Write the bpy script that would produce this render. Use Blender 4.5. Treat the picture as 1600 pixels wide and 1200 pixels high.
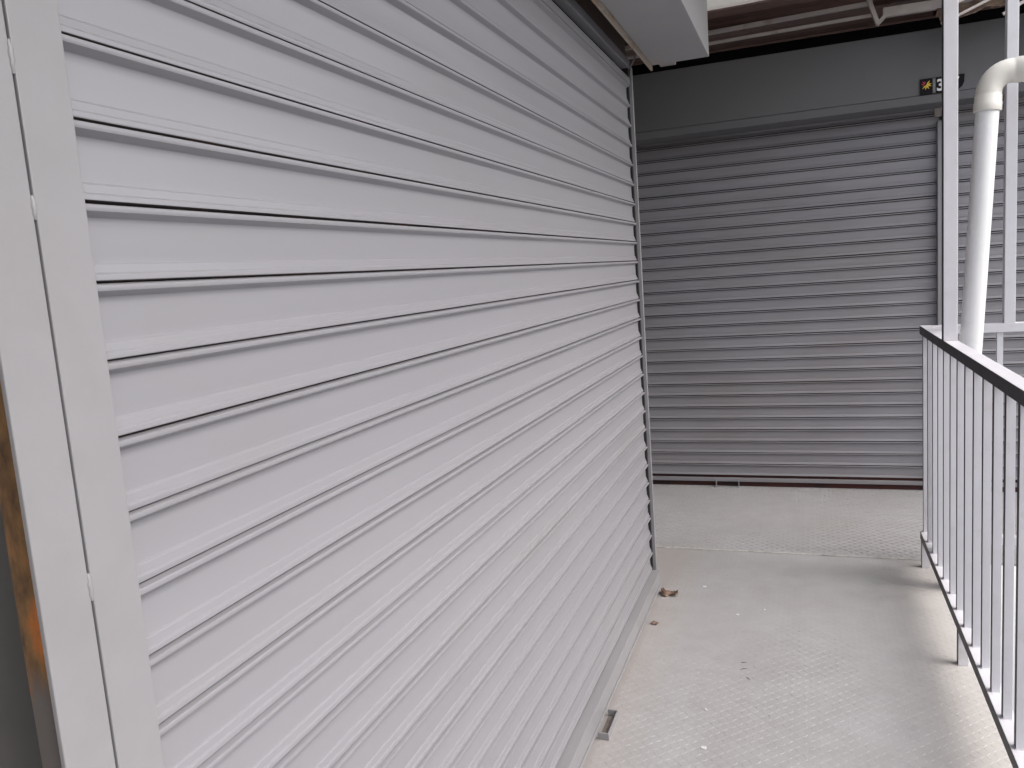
import bpy, bmesh, math, random
from mathutils import Vector, Matrix, noise as mnoise
random.seed(11)
R_ = math.radians
scene = bpy.context.scene
col = scene.collection
for o in list(bpy.data.objects): bpy.data.objects.remove(o)

# ------------------------------------------------------------------ camera
cam_d = bpy.data.cameras.new('camera'); cam = bpy.data.objects.new('camera', cam_d); col.objects.link(cam)
Rv = Vector((0.93761088, 0.34018675, -0.07182492)); Uv = Vector((0.02116852, 0.15034226, 0.98840735)); Fv = Vector((-0.3470414, 0.92826191, -0.13376129))
cam.matrix_world = Matrix(((Rv.x, Uv.x, -Fv.x, 0.66441), (Rv.y, Uv.y, -Fv.y, -0.61404), (Rv.z, Uv.z, -Fv.z, 1.42918), (0, 0, 0, 1)))
cam_d.sensor_width = 36; cam_d.lens = 36 * 1251.85 / 1600
cam_d.clip_start = 0.02; cam_d.clip_end = 2000
scene.camera = cam
scene.render.resolution_x = 1024; scene.render.resolution_y = 768

# ------------------------------------------------------------------ sky and sun (overcast)
SUN_EL, SUN_AZ = R_(44), R_(98)        # azimuth clockwise from +Y
w = bpy.data.worlds.new('World'); scene.world = w; w.use_nodes = True
nt = w.node_tree; bg = nt.nodes['Background']
sky = nt.nodes.new('ShaderNodeTexSky'); sky.sky_type = 'NISHITA'; sky.sun_disc = False
sky.sun_elevation = SUN_EL; sky.sun_rotation = SUN_AZ; sky.air_density = 1.0; sky.dust_density = 4.0; sky.ozone_density = 1.0
hsv = nt.nodes.new('ShaderNodeHueSaturation'); hsv.inputs['Saturation'].default_value = 0.38     # overcast: grey cloud
nt.links.new(sky.outputs[0], hsv.inputs['Color']); nt.links.new(hsv.outputs[0], bg.inputs[0]); bg.inputs[1].default_value = 0.15
sd = bpy.data.lights.new('sun', 'SUN'); sd.energy = 0.42; sd.angle = R_(55); sd.color = (1, 0.96, 0.91)
sun = bpy.data.objects.new('sun', sd); col.objects.link(sun)
d = Vector((math.sin(SUN_AZ) * math.cos(SUN_EL), math.cos(SUN_AZ) * math.cos(SUN_EL), math.sin(SUN_EL)))
sun.rotation_euler = d.to_track_quat('Z', 'Y').to_euler(); sun.location = (6, -2, 6)
scene.view_settings.view_transform = 'Standard'; scene.view_settings.look = 'None'
scene.view_settings.gamma = 1; scene.view_settings.exposure = 1.10
scene.render.engine = 'CYCLES'
scene.cycles.max_bounces = 10; scene.cycles.diffuse_bounces = 6

# ------------------------------------------------------------------ materials
def mat(name, base, rough=0.5, var=0.06, vscale=2.0, bump=0.0, bscale=200, metal=0.0, spec=0.5, tint=None, tscale=3.0, tlo=.5, thi=.7, stretch=(1, 1, 1), rvar=0.1, brush=0):
    m = bpy.data.materials.new(name); m.use_nodes = True; t = m.node_tree; N = t.nodes; L = t.links
    b = N['Principled BSDF']; b.inputs['Metallic'].default_value = metal; b.inputs['Specular IOR Level'].default_value = spec
    tc = N.new('ShaderNodeTexCoord'); mp = N.new('ShaderNodeMapping'); mp.inputs['Scale'].default_value = stretch
    L.new(tc.outputs['Object'], mp.inputs[0])
    n1 = N.new('ShaderNodeTexNoise'); n1.inputs['Scale'].default_value = vscale; n1.inputs['Detail'].default_value = 6; n1.inputs['Roughness'].default_value = .6
    L.new(mp.outputs[0], n1.inputs['Vector'])
    cr = N.new('ShaderNodeValToRGB'); e = cr.color_ramp.elements
    e[0].position = .3; e[1].position = .7
    e[0].color = (*[c * (1 - var) for c in base], 1); e[1].color = (*[min(1, c * (1 + var)) for c in base], 1)
    L.new(n1.outputs['Fac'], cr.inputs[0]); out = cr.outputs[0]
    if tint:
        n2 = N.new('ShaderNodeTexNoise'); n2.inputs['Scale'].default_value = tscale; n2.inputs['Detail'].default_value = 8; n2.inputs['Roughness'].default_value = .65
        L.new(mp.outputs[0], n2.inputs['Vector'])
        r2 = N.new('ShaderNodeMapRange'); r2.inputs['From Min'].default_value = tlo; r2.inputs['From Max'].default_value = thi
        L.new(n2.outputs['Fac'], r2.inputs['Value'])
        mx = N.new('ShaderNodeMix'); mx.data_type = 'RGBA'; L.new(r2.outputs[0], mx.inputs['Factor']); L.new(out, mx.inputs['A']); mx.inputs['B'].default_value = (*tint, 1)
        out = mx.outputs['Result']
    L.new(out, b.inputs['Base Color'])
    rr = N.new('ShaderNodeMapRange'); rr.inputs['To Min'].default_value = max(0, rough - rvar); rr.inputs['To Max'].default_value = min(1, rough + rvar)
    L.new(n1.outputs['Fac'], rr.inputs['Value']); L.new(rr.outputs[0], b.inputs['Roughness'])
    if bump:
        n3 = N.new('ShaderNodeTexNoise'); n3.inputs['Scale'].default_value = bscale; n3.inputs['Detail'].default_value = 3
        L.new(mp.outputs[0], n3.inputs['Vector'])
        if brush:      # brush marks drawn out along the slats
            mb_ = N.new('ShaderNodeMapping'); mb_.inputs['Scale'].default_value = (.035, 1, 1); L.new(tc.outputs['Object'], mb_.inputs[0]); L.new(mb_.outputs[0], n3.inputs['Vector'])
            cb = N.new('ShaderNodeMix'); cb.data_type = 'RGBA'; cb.blend_type = 'MULTIPLY'; cb.inputs['Factor'].default_value = brush
            gr_ = N.new('ShaderNodeMapRange'); gr_.inputs['From Min'].default_value = .3; gr_.inputs['From Max'].default_value = .7; gr_.inputs['To Min'].default_value = .8; gr_.inputs['To Max'].default_value = 1.1
            L.new(n3.outputs['Fac'], gr_.inputs['Value']); L.new(out, cb.inputs['A']); L.new(gr_.outputs[0], cb.inputs['B']); L.new(cb.outputs['Result'], b.inputs['Base Color'])
        bp = N.new('ShaderNodeBump'); bp.inputs['Strength'].default_value = bump; bp.inputs['Distance'].default_value = .002
        L.new(n3.outputs['Fac'], bp.inputs['Height']); L.new(bp.outputs[0], b.inputs['Normal'])
    return m

M = {}
M['paint'] = mat('shutter_paint', (.285, .279, .299), .29, .02, 2, 0, 35, rvar=.03, stretch=(.4, 1, 1.6), tint=(.272, .264, .272), tscale=2.2, tlo=.52, thi=.8)
M['frame'] = mat('frame_paint', (.29, .283, .296), .42, .04, 6, .16, 45, tint=(.265, .255, .255), tscale=5, tlo=.5, thi=.8)
M['groove'] = mat('groove_rust', (.026, .017, .015), .8, .3, 12, 0, tint=(.12, .045, .025), tscale=4, tlo=.52, thi=.72)
M['redrust'] = mat('red_brown_gap', (.075, .022, .018), .8, .3, 6, 0, tint=(.03, .015, .015), tscale=3, tlo=.45, thi=.6)
M['rear'] = mat('rear_shutter_paint', (.305, .295, .318), .42, .06, 2.5, .05, 70, brush=.2, stretch=(.5, 1, 2.5), tint=(.26, .243, .243), tscale=1.6, tlo=.45, thi=.75)
M['fascia'] = mat('fascia_paint', (.135, .134, .142), .6, .03, 2, .15, 120, tint=(.145, .142, .148), tscale=3, tlo=.45, thi=.8)
M['rail'] = mat('rail_paint', (.66, .65, .685), .42, .04, 9, .15, 60, tint=(.60, .585, .58), tscale=14, tlo=.55, thi=.75)
M['inner'] = mat('rail_shade_side', (.030, .028, .033), .5, .15, 20, .1, 60, tint=(.06, .05, .05), tscale=12, tlo=.55, thi=.8)  # shade of the corridor-side steel faces, put into the colour
M['dark'] = mat('channel_shade', (.012, .011, .012), .8, .1)
M['pvc'] = mat('white_pvc', (.82, .815, .82), .28, .02, 3, .04, 30)
M['pvc_old'] = mat('yellowed_pvc', (.74, .715, .66), .33, .04, 8, .06, 30)
M['beam'] = mat('beam_paint', (.36, .355, .365), .55, .06, 4, .2, 60, tint=(.40, .33, .27), tscale=4, tlo=.56, thi=.72)
M['lip'] = mat('rusty_lip', (.42, .36, .30), .7, .15, 12, .3, 80, tint=(.36, .20, .10), tscale=7, tlo=.5, thi=.62)
M['ply'] = mat('brown_plywood', (.13, .095, .078), .75, .2, 3, .3, 60, stretch=(1, .2, 1))
M['roof_light'] = mat('light_roof_sheet', (.62, .60, .56), .6, .08, 3, .1, 30, tint=(.5, .46, .40), tscale=3, tlo=.5, thi=.75)
M['sky_sheet'] = mat('milky_sheet', (.78, .77, .74), .5, .06, 4)
_n = M['sky_sheet'].node_tree; _b = _n.nodes['Principled BSDF']; _t = _n.nodes.new('ShaderNodeBsdfTranslucent'); _t.inputs[0].default_value = (.8, .79, .76, 1)
_m = _n.nodes.new('ShaderNodeMixShader'); _m.inputs[0].default_value = .4; _n.links.new(_b.outputs[0], _m.inputs[1]); _n.links.new(_t.outputs[0], _m.inputs[2]); _n.links.new(_m.outputs[0], _n.nodes['Material Output'].inputs['Surface'])
M['dirt'] = mat('grey_dirt', (.20, .17, .155), .9, .3, 60, .3, 100)
M['roof_brown'] = mat('brown_roof_sheet', (.13, .080, .068), .55, .25, 2.5, .2, 40, stretch=(.3, 1, 1), tint=(.17, .10, .075), tscale=2, tlo=.5, thi=.7)
M['truss'] = mat('truss_paint', (.42, .38, .36), .6, .12, 8, .2, 60, tint=(.28, .2, .16), tscale=9, tlo=.55, thi=.75)
M['black'] = mat('dark_void', (.012, .011, .013), .9, .1)
M['wallgrey'] = mat('dark_grey_panel', (.20, .19, .185), .6, .12, 3, .2, 40)
M['panelgrey'] = mat('grey_panel', (.30, .285, .275), .6, .12, 3, .2, 40)
M['ply_end'] = mat('end_panel', (.09, .085, .085), .7, .12, 3, .1, 40)
M['tarp'] = mat('brown_tarp', (.15, .10, .075), .5, .35, 9, .3, 40, tint=(.33, .24, .17), tscale=6, tlo=.5, thi=.65)
M['stick'] = mat('pale_batten', (.50, .45, .42), .6, .15, 12)
M['leaf'] = mat('dry_leaf', (.30, .20, .15), .8, .4, 60, .3, 200, tint=(.09, .05, .035), tscale=50, tlo=.45, thi=.6)
M['white'] = mat('white_flake', (.66, .65, .64), .6, .04)
M['twig'] = mat('twig', (.12, .09, .075), .8, .2)
M['sign'] = mat('sign_black', (.008, .007, .009), .5, .05, spec=.15)
M['signgrey'] = mat('sign_strip', (.13, .125, .125), .5, .3, 90)
M['signwhite'] = mat('sign_white', (.85, .85, .85), .4, .02)
M['yellow'] = mat('sign_yellow', (.80, .55, .04), .4, .03)
M['red'] = mat('sign_red', (.55, .03, .03), .4, .03)
M['pink'] = mat('sign_pink', (.45, .03, .20), .4, .03)
M['cable'] = mat('grey_cable', (.22, .21, .215), .5, .05)
M['concrete'] = mat('pale_concrete', (.60, .59, .57), .85, .08, .5, .2, 8)

# rust on the old pole: painted grey at the foot, orange flaking above
def rust_mat():
    m = bpy.data.materials.new('rusty_steel'); m.use_nodes = True; t = m.node_tree; N = t.nodes; L = t.links; b = N['Principled BSDF']
    tc = N.new('ShaderNodeTexCoord'); mp = N.new('ShaderNodeMapping'); mp.inputs['Scale'].default_value = (1, 1, .35); L.new(tc.outputs['Object'], mp.inputs[0])
    n = N.new('ShaderNodeTexNoise'); n.inputs['Scale'].default_value = 22; n.inputs['Detail'].default_value = 8; n.inputs['Roughness'].default_value = .6; L.new(mp.outputs[0], n.inputs[0])
    cr = N.new('ShaderNodeValToRGB'); e = cr.color_ramp.elements
    e[0].position = .38; e[0].color = (.10, .055, .03, 1); e[1].position = .62; e[1].color = (.62, .19, .04, 1)
    k = e.new(.5); k.color = (.28, .15, .06, 1); k = e.new(.7); k.color = (.42, .22, .10, 1)
    L.new(n.outputs['Fac'], cr.inputs[0])
    sp = N.new('ShaderNodeSeparateXYZ'); L.new(tc.outputs['Object'], sp.inputs[0])
    ad = N.new('ShaderNodeMath'); ad.operation = 'MULTIPLY_ADD'; ad.inputs[1].default_value = .12; L.new(n.outputs['Fac'], ad.inputs[0]); L.new(sp.outputs['Z'], ad.inputs[2])
    r = N.new('ShaderNodeMapRange'); r.inputs['From Min'].default_value = 1.09; r.inputs['From Max'].default_value = 1.13; L.new(ad.outputs[0], r.inputs['Value'])
    mx = N.new('ShaderNodeMix'); mx.data_type = 'RGBA'; mx.inputs['A'].default_value = (.17, .15, .14, 1); L.new(cr.outputs[0], mx.inputs['B']); L.new(r.outputs[0], mx.inputs['Factor'])
    L.new(mx.outputs['Result'], b.inputs['Base Color']); b.inputs['Roughness'].default_value = .7
    bp = N.new('ShaderNodeBump'); bp.inputs['Strength'].default_value = .4; bp.inputs['Distance'].default_value = .003; L.new(n.outputs['Fac'], bp.inputs['Height']); L.new(bp.outputs[0], b.inputs['Normal'])
    return m
M['rust'] = rust_mat()

# floor: grey painted chequer plate, worn smooth in the middle, brown dirt at left, strip of light painted along the railing
def floor_mat(name='chequer_plate', edge=1.0):
    m = bpy.data.materials.new(name); m.use_nodes = True; t = m.node_tree; N = t.nodes; L = t.links; b = N['Principled BSDF']
    tc = N.new('ShaderNodeTexCoord'); sp = N.new('ShaderNodeSeparateXYZ'); L.new(tc.outputs['Object'], sp.inputs[0])
    def nz(s, d=6, r=.6):
        n = N.new('ShaderNodeTexNoise'); n.inputs['Scale'].default_value = s; n.inputs['Detail'].default_value = d; n.inputs['Roughness'].default_value = r; L.new(tc.outputs['Object'], n.inputs['Vector']); return n
    big = nz(1.7, 5); mid = nz(9, 6, .7); fine = nz(140, 3)
    cr = N.new('ShaderNodeValToRGB'); e = cr.color_ramp.elements; e[0].position = .35; e[1].position = .68
    e[0].color = (.385, .376, .376, 1); e[1].color = (.425, .418, .43, 1); L.new(big.outputs['Fac'], cr.inputs[0])
    cr2 = N.new('ShaderNodeValToRGB'); e = cr2.color_ramp.elements; e[0].position = .3; e[1].position = .7
    e[0].color = (.90, .89, .88, 1); e[1].color = (1.04, 1.04, 1.04, 1); L.new(mid.outputs['Fac'], cr2.inputs[0])
    mu = N.new('ShaderNodeMix'); mu.data_type = 'RGBA'; mu.blend_type = 'MULTIPLY'; mu.inputs['Factor'].default_value = 1; L.new(cr.outputs[0], mu.inputs['A']); L.new(cr2.outputs[0], mu.inputs['B'])
    def band(lo, hi, src):     # 1 at lo, 0 at hi, edge broken by noise
        a = N.new('ShaderNodeMath'); a.operation = 'MULTIPLY_ADD'; a.inputs[1].default_value = .14; L.new(mid.outputs['Fac'], a.inputs[0]); L.new(src, a.inputs[2])
        r = N.new('ShaderNodeMapRange'); r.inputs['From Min'].default_value = lo; r.inputs['From Max'].default_value = hi; r.inputs['To Min'].default_value = 1; r.inputs['To Max'].default_value = 0
        L.new(a.outputs[0], r.inputs['Value']); return r
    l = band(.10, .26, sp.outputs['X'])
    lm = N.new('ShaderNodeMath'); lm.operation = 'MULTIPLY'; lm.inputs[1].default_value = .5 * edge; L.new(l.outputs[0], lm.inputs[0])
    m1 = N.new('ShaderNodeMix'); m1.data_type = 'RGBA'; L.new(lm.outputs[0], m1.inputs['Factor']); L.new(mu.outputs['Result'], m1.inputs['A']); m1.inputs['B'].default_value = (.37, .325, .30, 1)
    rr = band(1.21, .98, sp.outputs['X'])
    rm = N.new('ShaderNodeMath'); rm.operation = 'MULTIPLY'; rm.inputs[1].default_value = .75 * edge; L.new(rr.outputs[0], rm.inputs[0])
    m2 = N.new('ShaderNodeMix'); m2.data_type = 'RGBA'; L.new(rm.outputs[0], m2.inputs['Factor']); L.new(m1.outputs['Result'], m2.inputs['A']); m2.inputs['B'].default_value = (.55, .52, .49, 1)  # paler warm band: light coming under the bottom rail, painted in
    L.new(m2.outputs['Result'], b.inputs['Base Color'])
    rg = N.new('ShaderNodeMapRange'); rg.inputs['To Min'].default_value = .38; rg.inputs['To Max'].default_value = .66; L.new(mid.outputs['Fac'], rg.inputs['Value']); L.new(rg.outputs[0], b.inputs['Roughness'])
    bp = N.new('ShaderNodeBump'); bp.inputs['Strength'].default_value = .25; bp.inputs['Distance'].default_value = .001; L.new(fine.outputs['Fac'], bp.inputs['Height']); L.new(bp.outputs[0], b.inputs['Normal'])
    return m
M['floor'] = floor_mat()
M['landing'] = floor_mat('landing_plate', 0.0)
M['weld'] = mat('pale_weld', (.55, .54, .52), .6, .15, 30, .3, 200, tint=(.40, .38, .35), tscale=12, tlo=.5, thi=.6)

# ------------------------------------------------------------------ mesh helpers
class MB:
    def __init__(s): s.v = []; s.f = []; s.mi = []
    def add(s, vs, fs, mi=0):
        o = len(s.v); s.v += [tuple(p) for p in vs]; s.f += [tuple(i + o for i in f) for f in fs]; s.mi += [mi] * len(fs); return s
    def box(s, x0, x1, y0, y1, z0, z1, mi=0):
        v = [(x, y, z) for z in (z0, z1) for y in (y0, y1) for x in (x0, x1)]
        return s.add(v, [(0, 2, 3, 1), (4, 5, 7, 6), (0, 1, 5, 4), (2, 6, 7, 3), (0, 4, 6, 2), (1, 3, 7, 5)], mi)
    def bar(s, a, b, wx, wz, up=(0, 0, 1), mi=0):
        a = Vector(a); b = Vector(b); t = (b - a).normalized(); up = Vector(up)
        r = t.cross(up).normalized(); u = r.cross(t)
        v = [p + r * (i * wx / 2) + u * (j * wz / 2) for p in (a, b) for i, j in ((-1, -1), (1, -1), (1, 1), (-1, 1))]
        return s.add(v, [(3, 2, 1, 0), (4, 5, 6, 7), (0, 1, 5, 4), (1, 2, 6, 5), (2, 3, 7, 6), (3, 0, 4, 7)], mi)
    def tube(s, pts, rad, n=24, cap=True, mi=0):
        pts = [Vector(p) for p in pts]; rad = rad if isinstance(rad, (list, tuple)) else [rad] * len(pts)
        vs = []; ref = None
        for i, p in enumerate(pts):
            t = (pts[min(i + 1, len(pts) - 1)] - pts[max(i - 1, 0)]).normalized()
            if ref is None: ref = t.orthogonal().normalized()
            ref = (ref - t * ref.dot(t)).normalized(); q = t.cross(ref)
            vs += [p + (ref * math.cos(2 * math.pi * k / n) + q * math.sin(2 * math.pi * k / n)) * rad[i] for k in range(n)]
        fs = [(i * n + k, i * n + (k + 1) % n, (i + 1) * n + (k + 1) % n, (i + 1) * n + k) for i in range(len(pts) - 1) for k in range(n)]
        if cap: fs += [tuple(reversed(range(n))), tuple(range((len(pts) - 1) * n, len(pts) * n))]
        return s.add(vs, fs, mi)
    def build(s, name, m, parent=None, bevel=0, smooth=None):
        me = bpy.data.meshes.new(name); me.from_pydata(s.v, [], s.f)
        ms = m if isinstance(m, (list, tuple)) else [m]
        for q in ms: me.materials.append(q)
        if len(ms) > 1: me.polygons.foreach_set('material_index', s.mi)
        if smooth:
            me.polygons.foreach_set('use_smooth', [True] * len(me.polygons)); me.set_sharp_from_angle(angle=R_(smooth))
        me.update(); o = bpy.data.objects.new(name, me); col.objects.link(o)
        if parent: o.parent = parent
        if bevel:
            b = o.modifiers.new('bevel', 'BEVEL'); b.width = bevel; b.segments = 2; b.limit_method = 'ANGLE'; b.angle_limit = R_(40)
        return o
def tag(o, label=None, cat=None, group=None, kind=None):
    if label: o['label'] = label
    if cat: o['category'] = cat
    if group: o['group'] = group
    if kind: o['kind'] = kind
    return o
def empty(name, loc, rz=0):
    o = bpy.data.objects.new(name, None); col.objects.link(o); o.location = loc; o.rotation_euler = (0, 0, rz); o.empty_display_size = .1; return o

# ------------------------------------------------------------------ setting: floor plates, ground
def lozenges(mb, x0, x1, y0, y1, z, a=.021, h=.0009, ln=.0100, wd=.0032):
    ca = math.sqrt(.5)
    nx = int((x1 - x0) / a); ny = int((y1 - y0) / a)
    for i in range(nx):
        for j in range(ny):
            cx = x0 + (i + .5) * a; cy = y0 + (j + .5) * a; s = 1 if (i + j) % 2 else -1
            wear = .55 + .5 * (mnoise.noise(Vector((cx * 2.2, cy * 1.4, 3.1))) * .9 + .55)
            hh = h * max(.18, min(1.1, wear)) * random.uniform(.85, 1.1)
            t = (ca, s * ca); n = (-s * ca, ca)
            P = lambda u, v, zz: (cx + t[0] * u + n[0] * v, cy + t[1] * u + n[1] * v, zz)
            vs = [P(-ln, 0, z), P(0, -wd, z), P(ln, 0, z), P(0, wd, z), P(-ln * .62, 0, z + hh), P(0, -wd * .42, z + hh), P(ln * .62, 0, z + hh), P(0, wd * .42, z + hh)]
            mb.add(vs, [(4, 5, 6, 7), (0, 1, 5, 4), (1, 2, 6, 5), (2, 3, 7, 6), (3, 0, 4, 7)])
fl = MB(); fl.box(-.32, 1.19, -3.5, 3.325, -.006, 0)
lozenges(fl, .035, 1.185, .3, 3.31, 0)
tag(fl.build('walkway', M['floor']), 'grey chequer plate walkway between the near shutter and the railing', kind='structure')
ld = MB(); ld.box(-1.9, 3.6, 3.3255, 4.62, -.006, .004)
lozenges(ld, -.35, 1.75, 3.34, 4.49, .004, .024, .0024, .0115, .0038)
# irregular weld ridge along the joint of the two plates
n = 90; pts = []
for i in range(n + 1):
    x = -.3 + 1.48 * i / n
    pts.append((x, 3.322 + .004 * mnoise.noise(Vector((x * 9, 0, 0))), .0025 + .0012 * mnoise.noise(Vector((x * 22, 5, 0)))))
ld.tube(pts, [.0035 + .004 * abs(mnoise.noise(Vector((p[0] * 30, 1, 7)))) for p in pts], 8, mi=1)
tag(ld.build('landing', [M['landing'], M['weld']]), 'raised chequer plate landing in front of the far shutters', kind='structure')
g = MB(); g.box(-60, 60, -60, 60, -3.3, -3.2)
tag(g.build('ground', M['concrete']), 'pale concrete yard one storey below the walkway', kind='structure')

# ------------------------------------------------------------------ roller shutters
PROF = [(.0000, -.0115), (.0010, -.0042), (.0016, -.0012), (.0026, -.0002), (.0042, 0), (.0062, 0), (.0080, -.0008), (.0090, -.0026), (.0136, -.0118), (.0150, -.0126), (.0240, -.0130),
        (.0340, -.0130), (.0500, -.0124), (.0576, -.0121), (.0583, -.0120), (.0588, -.0118), (.0593, -.0111), (.0599, -.0101), (.0605, -.0095), (.0611, -.0093), (.0618, -.0092),
        (.0684, -.0082), (.0690, -.0081), (.0695, -.0077), (.0701, -.0067), (.0707, -.0058), (.0713, -.0054), (.0720, -.0053), (.0764, -.0050), (.0774, -.0056), (.0782, -.0075), (.0790, -.0125)]
PROF_FAR = [(.0000, -.018), (.0016, -.017), (.0019, -.0040), (.0026, -.0010), (.0046, 0), (.0070, -.0004), (.0084, -.0026), (.0087, -.0130), (.0112, -.0140), (.0116, -.0095), (.0140, -.0088),
        (.0340, -.0086), (.0500, -.0086), (.0590, -.0088), (.0604, -.0098), (.0612, -.0084), (.0690, -.0050), (.0715, -.0034), (.0740, -.0024), (.0762, -.0024), (.0770, -.0042), (.0776, -.017), (.0795, -.018)]
def curtain(width, zg, pitch, k0, k1, parent, m, deep=1.0, jit=.0005, seed=1, name='curtain', seg=.16, PROF=PROF):
    rnd = random.Random(seed); mb = MB(); s = pitch / .08; nx = max(2, int(width / seg)) + 1; np_ = len(PROF)
    rows = []; mi = []
    for k in range(k1, k0, -1):               # slat from gap k down to gap k-1
        zt = zg + k * pitch; dz = rnd.uniform(-jit, jit); do = rnd.uniform(-jit, jit) * .8
        tilt = rnd.uniform(-jit, jit)
        for j, (dd, oo) in enumerate(PROF):
            rows.append((zt - dd * s + (dz if 2 < j < np_ - 3 else 0), oo * s * deep + do, j, k, tilt))
    for (z, o, j, k, tilt) in rows:
        for i in range(nx):
            x = width * i / (nx - 1)
            wv = mnoise.noise(Vector((x * 1.7, k * 3.7 + seed, j * .12))) * .0009 + mnoise.noise(Vector((x * .8, seed * 5 + k * .6, 0))) * .0014 if 8 <= j <= 12 else mnoise.noise(Vector((x * 1.1, k * .5 + seed, 9))) * .0008
            mb.v.append((x, -(o + wv), z + tilt * (x / width - .5) * 2))
    nr = len(rows)
    for r in range(nr - 1):
        j = rows[r][2]; gr = 1 if (PROF is not PROF_FAR and j >= np_ - 3) or (PROF is PROF_FAR and (j <= 1 or j >= np_ - 3 or j in (6, 7, 8))) else 0
        for i in range(nx - 1):
            a = r * nx + i; mb.f.append((a, a + nx, a + nx + 1, a + 1)); mb.mi.append(gr)
    return mb.build(name, [m, M['groove']], parent, smooth=29)

# ---- the near shutter (plane x = 0, y from 0 to 2.8), local x = world y, local -y = world +x
S = empty('roller_shutter', (0, 0, 0), R_(90))
tag(S, 'large pale grey roller shutter filling the left side beside the walkway', 'roller shutter')
curtain(2.79, 1.6917, .08, -20, 6, S, M['paint'], seed=3)
b = MB(); b.box(0, 2.79, -.028, .012, .012, .0885); b.box(0, 2.79, -.033, -.028, .02, .03)
b.build('bottom_bar', M['frame'], S, bevel=.002)
b = MB(); b.box(-.0565, .0, -.0035, .05, 0, 2.6)
b.build('guide_rail', M['frame'], S, bevel=.0012)
b = MB(); b.box(2.806, 2.822, -.009, .03, .03, 2.24)
b.build('guide_rail', M['frame'], S, bevel=.001)
b = MB(); b.box(2.786, 2.8055, .004, .04, .03, 2.24)  # black box stands in for the shaded gap inside the guide
b.build('guide_gap', M['dark'], S)
b = MB(); b.box(0, 2.80, -.001, .03, 2.1725, 2.198); b.box(0, 2.80, .038, .045, 2.190, 2.240); b.box(0, 2.805, -.004, .03, 2.236, 2.268)
b.build('head_bar', M['paint'], S, bevel=.002)

# frame post of angle iron with weld tacks, standing beside the guide rail
P0 = empty('door_post', (0, 0, 0), R_(90)); tag(P0, 'narrow painted steel post with weld tacks left of the near shutter', 'post')
b = MB(); b.box(-.1125, -.0590, -.0030, .003, 0, 2.6); b.box(-.0632, -.0590, .003, .05, 0, 2.6)
b.build('flange', M['frame'], P0, bevel=.0012)
for zz, hh in ((1.522, .022), (1.158, .028), (1.655, .03), (.8, .03), (1.95, .03), (.4, .03)):
    b = MB(); pts = []
    for i in range(9):
        t = i / 8; pts.append((-.0578 + .0006 * math.sin(i * 2.4), -.0022, zz - hh / 2 + hh * t))
    b.tube(pts, [.0012 + .0019 * math.sin(math.pi * i / 8) ** .5 for i in range(9)], 10)
    b.build('weld_tack', M['frame'], P0, smooth=60)
# rusty pole behind the post and the grey panel behind it
b = MB(); pts = [(0, 0, z * .1) for z in range(0, 27)]
b.tube(pts, [.022 + .0004 * math.sin(i * 1.3) for i in range(27)], 28)
po = b.build('rusty_pole', M['rust'], smooth=50); po.location = (-.0795, -.0477, 0)
tag(po, 'rusty round steel pole in the dark gap at the left edge', 'pole')
b = MB(); b.box(-.36, -.33, -.75, .9, 0, 2.6)
tag(b.build('side_panel', M['panelgrey'], bevel=.003), 'dull grey metal panel deep behind the rusty pole', 'panel')

# ---- shop unit body behind the near shutter
b = MB(); b.box(-1.9, -.34, .95, 2.78, 0, 2.62); b.box(-.34, -.045, 2.70, 2.78, 0, 2.62)
U = b.build('shop_unit', M['ply_end'], bevel=.004); tag(U, 'dark sheet metal shop unit behind the near pale shutter', 'shop unit')
b = MB(); b.box(-.03, -.012, 0, 2.80, 2.272, 2.67)
tag(b.build('plywood_strip', M['ply']), 'brown plywood strip between the near shutter top and the grey beam', 'board')

b = MB(); b.box(-1.9, -.05, -3.5, -1.4, 0, 2.62)
tag(b.build('shop_unit', M['wallgrey'], bevel=.004), 'grey metal shop unit left of the camera beyond the rusty pole', 'shop unit')
b = MB(); b.box(-2, 1.5, -3.6, -3.5, -.2, 2.9)  # added out of view, keeps sky light off the far shutters
tag(b.build('wall', M['wallgrey']), 'unseen grey wall added behind the camera to block sky light', 'wall')
OB = empty('light_blocker_building', (7.2, 0, -3.2)); tag(OB, 'unseen concrete building added across the yard to block low sky light', 'building')  # added out of view to cut low sky light on the far end
b = MB(); b.box(0, 6, -16, 9, 0, 5.4); b.box(-.15, 0, -16, 9, 5.1, 5.6); b.box(-.08, 0, -16, 9, 2.7, 2.85)
b.build('wall', M['concrete'], OB, bevel=.02)
for wy in range(-15, 8, 3):
    for wz in (.8, 3.3):
        b = MB(); b.box(-.05, .0, wy, wy + 1.6, wz, wz + .06); b.box(-.05, .0, wy, wy + 1.6, wz + 1.44, wz + 1.5); b.box(-.05, .0, wy, wy + .06, wz + .0601, wz + 1.4399); b.box(-.05, .0, wy + 1.54, wy + 1.6, wz + .0601, wz + 1.4399)
        wf = b.build('window', M['frame'], OB); b = MB(); b.box(-.02, -.001, wy + .06, wy + 1.54, wz + .06, wz + 1.44); b.build('pane', M['sign'], wf)
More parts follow.
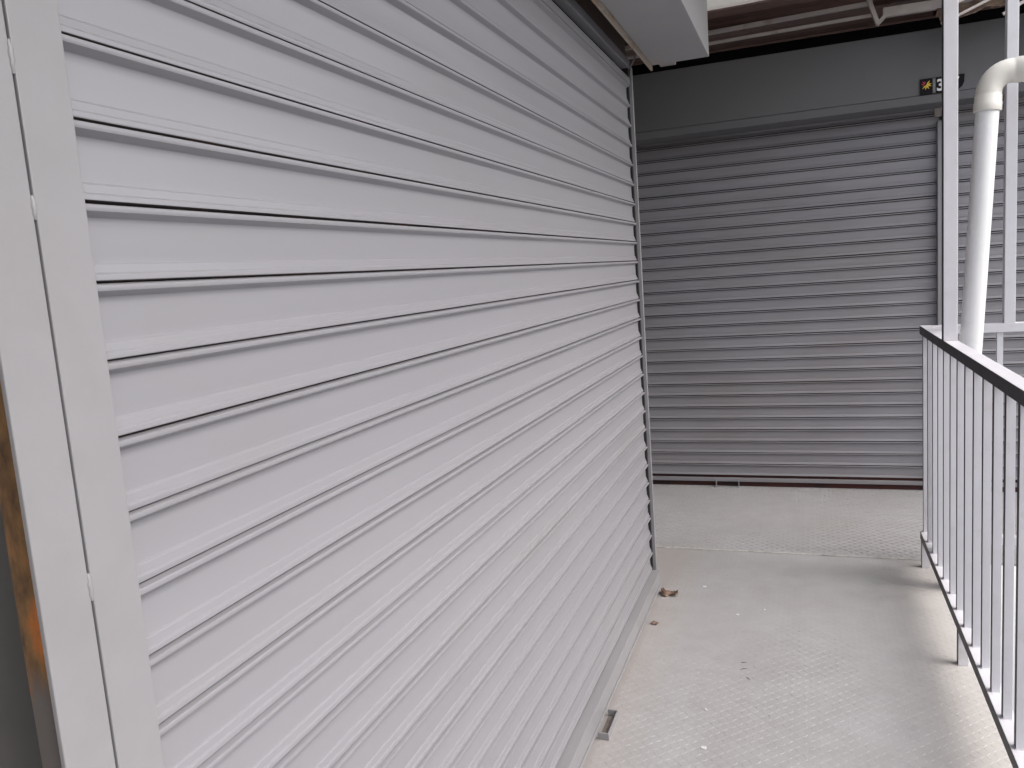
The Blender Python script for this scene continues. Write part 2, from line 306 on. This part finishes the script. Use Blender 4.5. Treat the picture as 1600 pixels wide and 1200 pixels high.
# ------------------------------------------------------------------ far shutters
def far_shutter(x0, x1, label, seed, zb):
    T = empty('roller_shutter', (x0, 4.5, 0)); W_ = x1 - x0
    tag(T, label, 'roller shutter', 'shutters along the landing')
    curtain(W_, .0734 + .0, .0739, 0, 29, T, M['rear'], deep=1.15, jit=.0009, seed=seed, seg=.22, PROF=PROF_FAR)
    b = MB(); b.box(0, W_, .012, .018, .058, .0745)
    b.build('gap_strip', M['redrust'], T)
    b = MB(); b.box(0, W_, -.010, .02, .0360, .0580)
    b.build('bottom_bar', M['rear'], T, bevel=.002)
    for gx in (-.012, W_ - .014):
        b = MB(); b.box(gx, gx + .028, -.030, -.018, .01, 2.10); b.box(gx if gx > 0 else gx, gx + .004 if gx < 0 else gx + .028, -.018, .03, .01, 2.10)
        b.build('guide_rail', M['frame'], T, bevel=.0015)
    return T
A = far_shutter(-.62, 1.372, 'wide grey roller shutter facing the end of the walkway', 7, 0)
B_ = far_shutter(1.445, 3.3, 'grey roller shutter behind the white drain pipe', 9, 0)
for nm, xx in (('lock_bracket', .10 + .62), ):
    b = MB()
    for dx in (0, .138): b.box(xx + dx - .0025, xx + dx + .0025, -.032, -.013, .008, .046)
    b.box(xx - .0025, xx + .1405, -.032, -.028, .004, .008)
    b.build(nm, M['frame'], A)
for (px, pz, r) in ((.66, 1.632, .011), (.70, 1.575, .009), (.43, .64, .010)):    # small old filler dabs
    b = MB(); v = [(px + .62 + r * math.cos(a) * random.uniform(.8, 1.1), .0115, pz + r * .7 * math.sin(a) * random.uniform(.8, 1.1)) for a in [i * math.pi / 5 for i in range(10)]]
    v.append((px + .62, .0098, pz)); b.add(v, [(i, 10, (i + 1) % 10) for i in range(10)]); b.build('filler_dab', M['frame'], A, smooth=60)
b = MB(); b.box(1.388, 1.430, 4.470, 4.54, .004, 2.17); b.box(1.372, 1.446, 4.540, 4.56, .004, 2.17)
tag(b.build('mullion_post', M['rear'], bevel=.002), 'grey steel post between the two far shutters', 'post')
for gx in (1.383, 1.436):
    pass
b = MB(); b.box(-1.9, 3.6, 4.565, 4.62, .004, 2.50)
tag(b.build('back_wall', M['black']), 'dark wall behind the far shutters', 'wall')
b = MB(); b.box(-1.9, 3.3, 4.505, 4.560, .0045, .039)
tag(b.build('door_sill', M['redrust']), 'rust brown sill under the far shutters', 'sill')

# header box over the far shutters
H = empty('shutter_box', (0, 4.28, 2.17)); tag(H, 'long dark grey shutter box above the far shutters', 'shutter box')
b = MB(); b.box(-1.9, 1.652, 0, .02, .045, .372); b.box(-1.9, 1.652, .02, .28, .352, .370)
b.build('front_panel', M['fascia'], H, bevel=.002)
b = MB()     # rolled lower edge
pr = [(.002, .0435), (-.001, .042), (-.002, .039), (.006, .002), (.010, .000), (.21, .000), (.21, .006), (.02, .006), (.018, .042)]
for (x0, x1) in ((-1.9, 1.652), (1.654, 3.6)):
    vs = [(x, y, z) for x in (x0, x1) for (y, z) in pr]; n = len(pr)
    b.add(vs, [tuple(range(n)), tuple(reversed(range(n, 2 * n)))] + [(i, n + i, n + (i + 1) % n, (i + 1) % n) for i in range(n)])
b.build('lower_lip', M['fascia'], H)
b = MB(); pr = []
i = 0; x = 1.654
vs = []; 
while x < 3.6:
    o = (0, .008, .008, 0)[i % 4]; vs += [(x, o - .004, .045), (x, o - .004, .378)]; x += (.03, .012, .03, .012)[i % 4]; i += 1
b.add(vs, [(2 * q, 2 * q + 2, 2 * q + 3, 2 * q + 1) for q in range(len(vs) // 2 - 1)])
b.box(1.654, 3.6, .006, .02, .045, .376)
b.build('ribbed_panel', M['fascia'], H)
b = MB(); b.box(1.345, 1.395, .205, .225, -.045, .0); b.box(1.372, 1.388, .19, .2049, -.012, .02)
b.build('bracket', M['truss'], H, bevel=.002)

# sign plate on the shutter box
SG = empty('number_sign', (1.248, 4.276, 2.215)); tag(SG, 'small black number sign with a yellow and red star on the shutter box', 'sign')
b = MB(); pr = [(0, 0), (.160, 0), (.180, .006), (.197, .020), (.206, .040), (.208, .080), (0, .080)]; n = len(pr)
vs = [(x, y, z) for y in (0, -.004) for (x, z) in pr]
b.add(vs, [tuple(range(n)), tuple(reversed(range(n, 2 * n)))] + [(i, (i + 1) % n, n + (i + 1) % n, n + i) for i in range(n)])
b.build('plate', M['sign'], SG)
b = MB(); b.box(.059, .074, -.0065, -.0042, .002, .077); b.build('strip', M['signgrey'], SG)
b = MB()
for i in range(9): b.box(.0635, .0635 + random.uniform(.004, .007), -.0075, -.0066, .010 + i * .0068, .0135 + i * .0068)
b.build('lettering', M['beam'], SG)
def ray_(cx, cz, ang, r0, r1, wd, m, name, b):
    a = R_(ang); t = (math.cos(a), math.sin(a)); nn = (-t[1], t[0])
    q = [(cx + t[0] * r0, cz + t[1] * r0), (cx + t[0] * (r0 + r1) / 2 + nn[0] * wd, cz + t[1] * (r0 + r1) / 2 + nn[1] * wd), (cx + t[0] * r1, cz + t[1] * r1), (cx + t[0] * (r0 + r1) / 2 - nn[0] * wd, cz + t[1] * (r0 + r1) / 2 - nn[1] * wd)]
    b.add([(x, y, z) for y in (-.0042, -.0062) for (x, z) in q], [(7, 6, 5, 4), (0, 1, 5, 4), (1, 2, 6, 5), (2, 3, 7, 6), (3, 0, 4, 7)])
b = MB()
for an in (10, 50, 225, 262, 300, -18): ray_(.030, .048, an, -.001, .027, .0034, None, None, b)
b.build('star', M['yellow'], SG)
b = MB()
for an in (175, 135): ray_(.026, .052, an, .002, .022, .0026, None, None, b)
b.build('star', M['red'], SG)
b = MB(); ray_(.025, .052, 100, .002, .015, .0024, None, None, b); ray_(.025, .05, 200, .004, .016, .002, None, None, b); b.build('star', M['pink'], SG)
def text_mesh(s, size, ext):
    c = bpy.data.curves.new('t', 'FONT'); c.body = s; c.size = size; c.extrude = ext; c.offset = .0022
    o = bpy.data.objects.new('t', c); col.objects.link(o); bpy.context.view_layer.update()
    me = bpy.data.meshes.new_from_object(o.evaluated_get(bpy.context.evaluated_depsgraph_get())); bpy.data.objects.remove(o); return me
for s, xx in (('3', .077), ('7', .143)):
    me = text_mesh(s, .080, .001); me.materials.clear(); me.materials.append(M['signwhite'])
    o = bpy.data.objects.new('digit', me); col.objects.link(o); o.parent = SG; o.location = (xx, -.0056, .012); o.rotation_euler = (R_(90), 0, 0); o.scale = (.95, 1, 1)

# ------------------------------------------------------------------ railing along the walkway
RX0, RX1 = 1.122, 1.167
RL = empty('railing', (1.1445, 1.6, 0)); tag(RL, 'pale grey steel railing along the right side of the walkway', 'railing')
def pr_(mb, name, m, parent, bevel=.0015, off=None):
    if parent is RL: mb.mi = [1 if i == 4 else 0 for i in range(len(mb.f))]; m = [m, M['inner']]  # corridor-side face takes the painted shade tone
    off = Vector(off if off else parent.location); mb.v = [tuple(Vector(p) - off) for p in mb.v]; return mb.build(name, m, parent, bevel=bevel)
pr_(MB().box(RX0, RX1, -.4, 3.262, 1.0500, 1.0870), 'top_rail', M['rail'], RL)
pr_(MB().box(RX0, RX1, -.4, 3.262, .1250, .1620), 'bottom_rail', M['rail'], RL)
y = 1.545 - .1415 * 13; k = 0
while y < 3.27:
    x0 = 1.1335 + random.uniform(-.0008, .0008)
    bb = MB().box(x0, x0 + .0215, y, y + .0215, .1605, 1.0515)
    if y > 1.0:
        for (p, q, zz) in (((x0, y), (x0 + .0215, y), .1622), ((x0, y + .0215), (x0, y), .1622), ((x0 + .0215, y), (x0, y), 1.0497)):
            ps = [(p[0] + (q[0] - p[0]) * t / 6, p[1] + (q[1] - p[1]) * t / 6, zz) for t in range(7)]
            bb.tube(ps, [random.uniform(.0012, .0028) for _ in ps], 6)
        bb.f = bb.f; 
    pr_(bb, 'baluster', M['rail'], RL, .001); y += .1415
for fy in (2.306, 1.36, .42, 3.225):
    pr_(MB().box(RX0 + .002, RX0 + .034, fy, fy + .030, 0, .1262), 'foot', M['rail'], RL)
RT = empty('railing', (1.9, 3.235, 0)); tag(RT, 'pale steel railing turning right from the corner behind the drain pipe', 'railing')
pr_(MB().box(1.169, 3.0, 3.214, 3.258, 1.0490, 1.0860), 'top_rail', M['rail'], RT)
pr_(MB().box(1.169, 3.0, 3.214, 3.258, .1250, .1620), 'bottom_rail', M['rail'], RT)
x = 1.268
while x < 2.98:
    pr_(MB().box(x, x + .0225, 3.224, 3.246, .1605, 1.0505), 'baluster', M['rail'], RT, .001); x += .1415
for fx in (1.7, 2.5): pr_(MB().box(fx, fx + .03, 3.218, 3.25, .004, .1262), 'foot', M['rail'], RT)
# roof posts standing on the rails
b = MB(); b.box(-.0225, .0225, -.02, .02, 0, 1.62)
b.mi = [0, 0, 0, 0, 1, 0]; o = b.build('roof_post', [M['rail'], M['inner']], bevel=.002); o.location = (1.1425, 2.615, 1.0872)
tag(o, 'pale square roof post standing on the walkway railing left of the pipe', 'post')
b = MB(); b.box(-.0205, .0205, -.02, .02, 0, 1.62)
o = b.build('roof_post', M['rail'], bevel=.002); o.location = (1.4535, 3.236, 1.0862)
tag(o, 'pale square roof post standing on the far railing right of the pipe', 'post')

# ------------------------------------------------------------------ PVC drain pipe with elbow
PB = Vector((1.268, 3.0, .90)); PT = Vector((1.327, 3.0, 1.93)); ax = (PT - PB).normalized()
DP = empty('drain_pipe', (PB.x, 3.0, -3.2)); tag(DP, 'white plastic drain pipe leaning outside the railing', 'pipe')
def dp(mb, name, m): mb.v = [tuple(Vector(p) - DP.location) for p in mb.v]; return mb.build(name, m, DP, smooth=50)
RP = .0405
dp(MB().tube([PB - ax * 4.1 + Vector((.0, 0, 0)), PB, PT + ax * .01], RP, 40), 'pipe', M['pvc'])
b = MB(); pts = []; rad = []
c0 = PT + ax * .10; cr_ = .075
pts.append(PT - ax * .012); rad.append(RP + .0062); pts.append(PT - ax * .008); rad.append(RP + .0078)
pts.append(PT + ax * .02); rad.append(RP + .0078); pts.append(PT + ax * .0225); rad.append(RP + .0062); pts.append(PT + ax * .045); rad.append(RP + .006); pts.append(PT + ax * .048); rad.append(RP + .004)
base = PT + ax * .052; cen = base + Vector((cr_, 0, 0))
for i in range(0, 11):
    a = math.pi - i * (math.pi / 2) / 10
    pts.append(cen + Vector((math.cos(a) * cr_, 0, math.sin(a) * cr_))); rad.append(RP + .004)
e = pts[-1]
for dx, rr in ((.012, RP + .004), (.014, RP + .0062), (.04, RP + .0065), (.0425, RP + .0078), (.058, RP + .0078), (.060, RP + .0055)): pts.append(e + Vector((dx, 0, 0))); rad.append(rr)
dp(b.tube(pts, rad, 40), 'elbow', M['pvc_old'])
dp(MB().tube([e + Vector((.05, 0, 0)), e + Vector((1.9, 0, .03))], RP, 40), 'branch_pipe', M['pvc'])

# ------------------------------------------------------------------ beam over the near shutter
BM = empty('box_beam', (.19, 1.2, 2.27)); tag(BM, 'thick grey painted box beam running above the near shutter', 'beam')
def bm_(mb, name, m, bev=.003): mb.v = [tuple(Vector(p) - BM.location) for p in mb.v]; return mb.build(name, m, BM, bevel=bev)
bm_(MB().box(.074, .308, -.6, 2.935, 2.264, 2.67), 'casing', M['beam'])
bm_(MB().box(.066, .0735, -.6, 2.938, 2.243, 2.36), 'lip', M['lip'], .001)
b = MB(); b.box(-.01, .07, 3.60, 3.68, 2.425, 2.475); b.box(.01, .04, 3.62, 3.66, 2.475, 2.74)
tag(b.build('hanger_block', M['truss'], bevel=.004), 'small pale block hanging beyond the end of the grey beam', 'bracket')
b = MB(); pts = [(.004, 2.812, 2.10), (.004, 2.812, 2.17), (.003, 2.805, 2.215), (.006, 2.80, 2.24), (.020, 2.795, 2.262), (.038, 2.79, 2.29), (.05, 2.78, 2.33), (.055, 2.77, 2.40)]
tag(b.tube(pts, .0035, 10).build('cable', M['cable'], smooth=60), 'thin grey cable curling from the shutter corner up behind the beam', 'cable')

# ------------------------------------------------------------------ roof
def corrug(x0, x1, y0, y1, z0, z1, amp, wl, along='y'):
    b = MB(); n = int((y1 - y0) / wl * 8); nx = 14; vs = []
    for i in range(n + 1):
        t = i / n; y = y0 + (y1 - y0) * t; z = z0 + (z1 - z0) * t + amp * math.sin(2 * math.pi * (y - y0) / wl)
        for j in range(nx + 1):
            x = x0 + (x1 - x0) * j / nx; vs.append((x, y, z + .012 * mnoise.noise(Vector((x * .9, y * 1.3, 0)))))
    b.add(vs, [(i * (nx + 1) + j, i * (nx + 1) + j + 1, (i + 1) * (nx + 1) + j + 1, (i + 1) * (nx + 1) + j) for i in range(n) for j in range(nx)])
    o = None; return b
RF = empty('roof', (0, 2, 2.8)); tag(RF, 'sheet roof over the walkway and landing', 'roof')
def rf(mb, name, m, lab=None, smooth=60):
    mb.v = [tuple(Vector(p) - RF.location) for p in mb.v]; o = mb.build(name, m, RF, smooth=smooth)
    s = o.modifiers.new('thick', 'SOLIDIFY'); s.thickness = .003
    if lab: o['label'] = lab
    return o
rf(corrug(-2.0, 1.22, -3.0, 3.44, 2.70, 2.70, .009, .12), 'roof_sheet', M['roof_light'], 'pale roof sheet over the walkway')
rf(corrug(-2.0, 2.4, 3.88, 5.3, 2.703, 2.86, .014, .16), 'roof_sheet', M['roof_brown'], 'brown roof sheet over the landing')
b = MB(); b.box(-2.0, 3.6, 5.3, 5.35, 1.5, 2.95); b.box(-2.0, -1.95, 2.8, 5.3, 0, 2.9)  # near-black colour paints the dark of the cavity above the shutter box
tag(b.build('end_wall', M['black']), 'closing wall blacked as the unlit space behind the shutter box', 'wall')
rf(corrug(-2.0, 0.10, 3.42, 3.96, 2.70, 2.72, .006, .12), 'roof_sheet', M['roof_light'], 'pale roof sheet over the walkway')
rf(corrug(0.08, 1.24, 3.42, 3.96, 2.704, 2.735, .006, .12), 'skylight_sheet', M['sky_sheet'], 'milky translucent sheet let into the roof')
TR = empty('roof_truss', (.8, 4.1, 2.6)); tag(TR, 'light steel roof truss with two chords under the brown roof', 'truss')
def tr(mb, name, bev=.001): mb.v = [tuple(Vector(p) - TR.location) for p in mb.v]; return mb.build(name, M['truss'], TR, bevel=bev)
tr(MB().bar((-.6, 4.10, 2.650), (1.012, 4.10, 2.672), .025, .020), 'chord')
tr(MB().bar((-.6, 4.12, 2.602), (1.025, 4.12, 2.618), .020, .014), 'chord')
tr(MB().bar((1.060, 4.10, 2.615), (2.3, 4.10, 2.600), .03, .045), 'chord')
tr(MB().bar((.988, 4.085, 2.70), (1.035, 4.085, 2.560), .020, .034, (0, 1, 0)), 'strut')
tr(MB().bar((1.030, 4.095, 2.560), (1.085, 4.095, 2.615), .018, .018, (0, 1, 0)), 'strut')
tr(MB().bar((-.6, 4.26, 2.600), (2.3, 4.26, 2.593), .012, .010), 'tie_rod').data.materials[0] = M['roof_brown']

# crumpled tarpaulin and battens tucked under the roof at the right
b = MB(); nx, ny = 40, 22; vs = []
for i in range(nx + 1):
    for j in range(ny + 1):
        u = i / nx; v = j / ny
        x = 1.30 + .75 * u; y_ = 3.95 + .30 * v
        z = 2.50 + .12 * v + .09 * u + .05 * mnoise.noise(Vector((x * 6, y_ * 9, 0))) + .03 * abs(mnoise.noise(Vector((x * 14 + y_ * 12, y_ * 10, 4))))
        vs.append((x, y_, z))
b.add(vs, [(i * (ny + 1) + j, (i + 1) * (ny + 1) + j, (i + 1) * (ny + 1) + j + 1, i * (ny + 1) + j + 1) for i in range(nx) for j in range(ny)])
o = b.build('tarpaulin', M['tarp'], smooth=80); s = o.modifiers.new('thick', 'SOLIDIFY'); s.thickness = .004
tag(o, 'crumpled brown tarpaulin tucked under the roof at the top right', 'tarpaulin')
for (a, c, wd, lab) in (((1.30, 3.93, 2.478), (1.62, 3.93, 2.60), .012, 'thin pale batten lying lowest under the crumpled tarpaulin'),
                        ((1.36, 3.90, 2.560), (1.60, 3.92, 2.64), .018, 'wider pale batten lying highest under the crumpled tarpaulin'),
                        ((1.56, 3.94, 2.480), (1.80, 3.94, 2.60), .014, 'pale batten nearest the right edge under the tarpaulin')):
    o = MB().bar(a, c, .012, wd).build('batten', M['stick'], bevel=.001); tag(o, lab, 'batten', 'battens under the tarpaulin')

# ------------------------------------------------------------------ floor bracket, leaf, flakes, twigs
b = MB()
b.box(.034, .064, 1.735, 1.740, 0, .022); b.box(.034, .064, 1.600, 1.605, 0, .022); b.box(.0642, .0682, 1.600, 1.740, 0, .022)
b.box(.036, .064, 1.606, 1.734, .0, .0018, 1)
tag(b.build('floor_bracket', [M['frame'], M['dirt']], bevel=.0006), 'small three sided steel bracket on the floor under the near shutter', 'bracket')
b = MB(); nx, ny = 14, 10; vs = []
for i in range(nx + 1):
    for j in range(ny + 1):
        u = i / nx - .5; v = j / ny - .5; wv = (1 - (2 * abs(u)) ** 2) ** .5 if abs(u) < .5 else 0
        z = .012 + .016 * math.cos(v * 7 + u * 5) * abs(v) + .014 * mnoise.noise(Vector((u * 6, v * 7, 2))) + .012 * abs(u)
        vs.append((u * .10, v * .062 * max(wv, .05) + .012 * math.sin(u * 9), max(.001, z)))
b.add(vs, [(i * (ny + 1) + j, (i + 1) * (ny + 1) + j, (i + 1) * (ny + 1) + j + 1, i * (ny + 1) + j + 1) for i in range(nx) for j in range(ny)])
o = b.build('dry_leaf', M['leaf'], smooth=40); o.location = (.075, 2.735, 0); o.rotation_euler = (0, 0, R_(-14)); o.scale = (.85, .85, .8); tag(o, 'curled dry brown leaf on the floor by the shutter corner', 'leaf')
b2 = MB(); vs = [(-.018, 0, .001), (-.006, .010, .012), (.012, .008, .004), (.020, -.002, .010), (.006, -.010, .001), (-.008, -.008, .009), (0, 0, .014)]
b2.add(vs, [(i, (i + 1) % 6, 6) for i in range(6)])
o = b2.build('dry_leaf', M['leaf']); o.location = (.063, 2.43, 0); tag(o, 'tiny dark leaf scrap on the floor beside the shutter bar', 'leaf')
def at(u, v):      # floor position of a mark measured in the photograph
    dd = Fv + Rv * ((u - 800) / 1251.85) - Uv * ((v - 600) / 1251.85); t = -1.42918 / dd.z
    return (0.66441 + dd.x * t, -0.61404 + dd.y * t, .0005)
for (u, v, r, lab) in ((1101, 917, .011, 'thin white paint flake farthest along the walkway floor'), (1153, 961, .009, 'white paint flake in the middle of the walkway floor'), (1195, 953, .006, 'tiny white paint flake right of the middle flake'),
                       (1103, 1109, .005, 'tiny white speck left of the dark twigs'), (1100, 1169, .010, 'white oval paint flake nearest the camera')):
    n = 9; ph = [random.uniform(.7, 1.15) for _ in range(n)]
    top = [(r * ph[i] * math.cos(2 * math.pi * i / n), r * .75 * ph[i] * math.sin(2 * math.pi * i / n), .0022) for i in range(n)]; bot = [(x * 1.03, y * 1.03, 0) for x, y, z in top]
    b = MB(); b.add(top + bot, [tuple(range(n))] + [(i, n + i, n + (i + 1) % n, (i + 1) % n) for i in range(n)])
    o = b.build('paint_flake', M['white']); o.location = at(u, v); o.rotation_euler = (0, 0, random.uniform(0, 3)); tag(o, lab, 'paint flake', 'white flakes on the walkway')
for (u, v, a, ln, lab) in ((1162, 1036, 20, .022, 'dark twig farthest of the three on the walkway floor'), (1162, 1046, 25, .026, 'dark twig in the middle of the three on the walkway floor'), (1169, 1061, -50, .022, 'dark twig nearest the camera on the walkway floor')):
    b = MB(); b.tube([(-ln / 2, 0, .0018), (0, ln * .06, .002), (ln / 2, 0, .0016)], [.0006, .0013, .0005], 6); o = b.build('twig', M['twig'], smooth=60)
    o.location = at(u, v); o.rotation_euler = (0, 0, R_(a)); tag(o, lab, 'twig', 'twigs on the walkway')
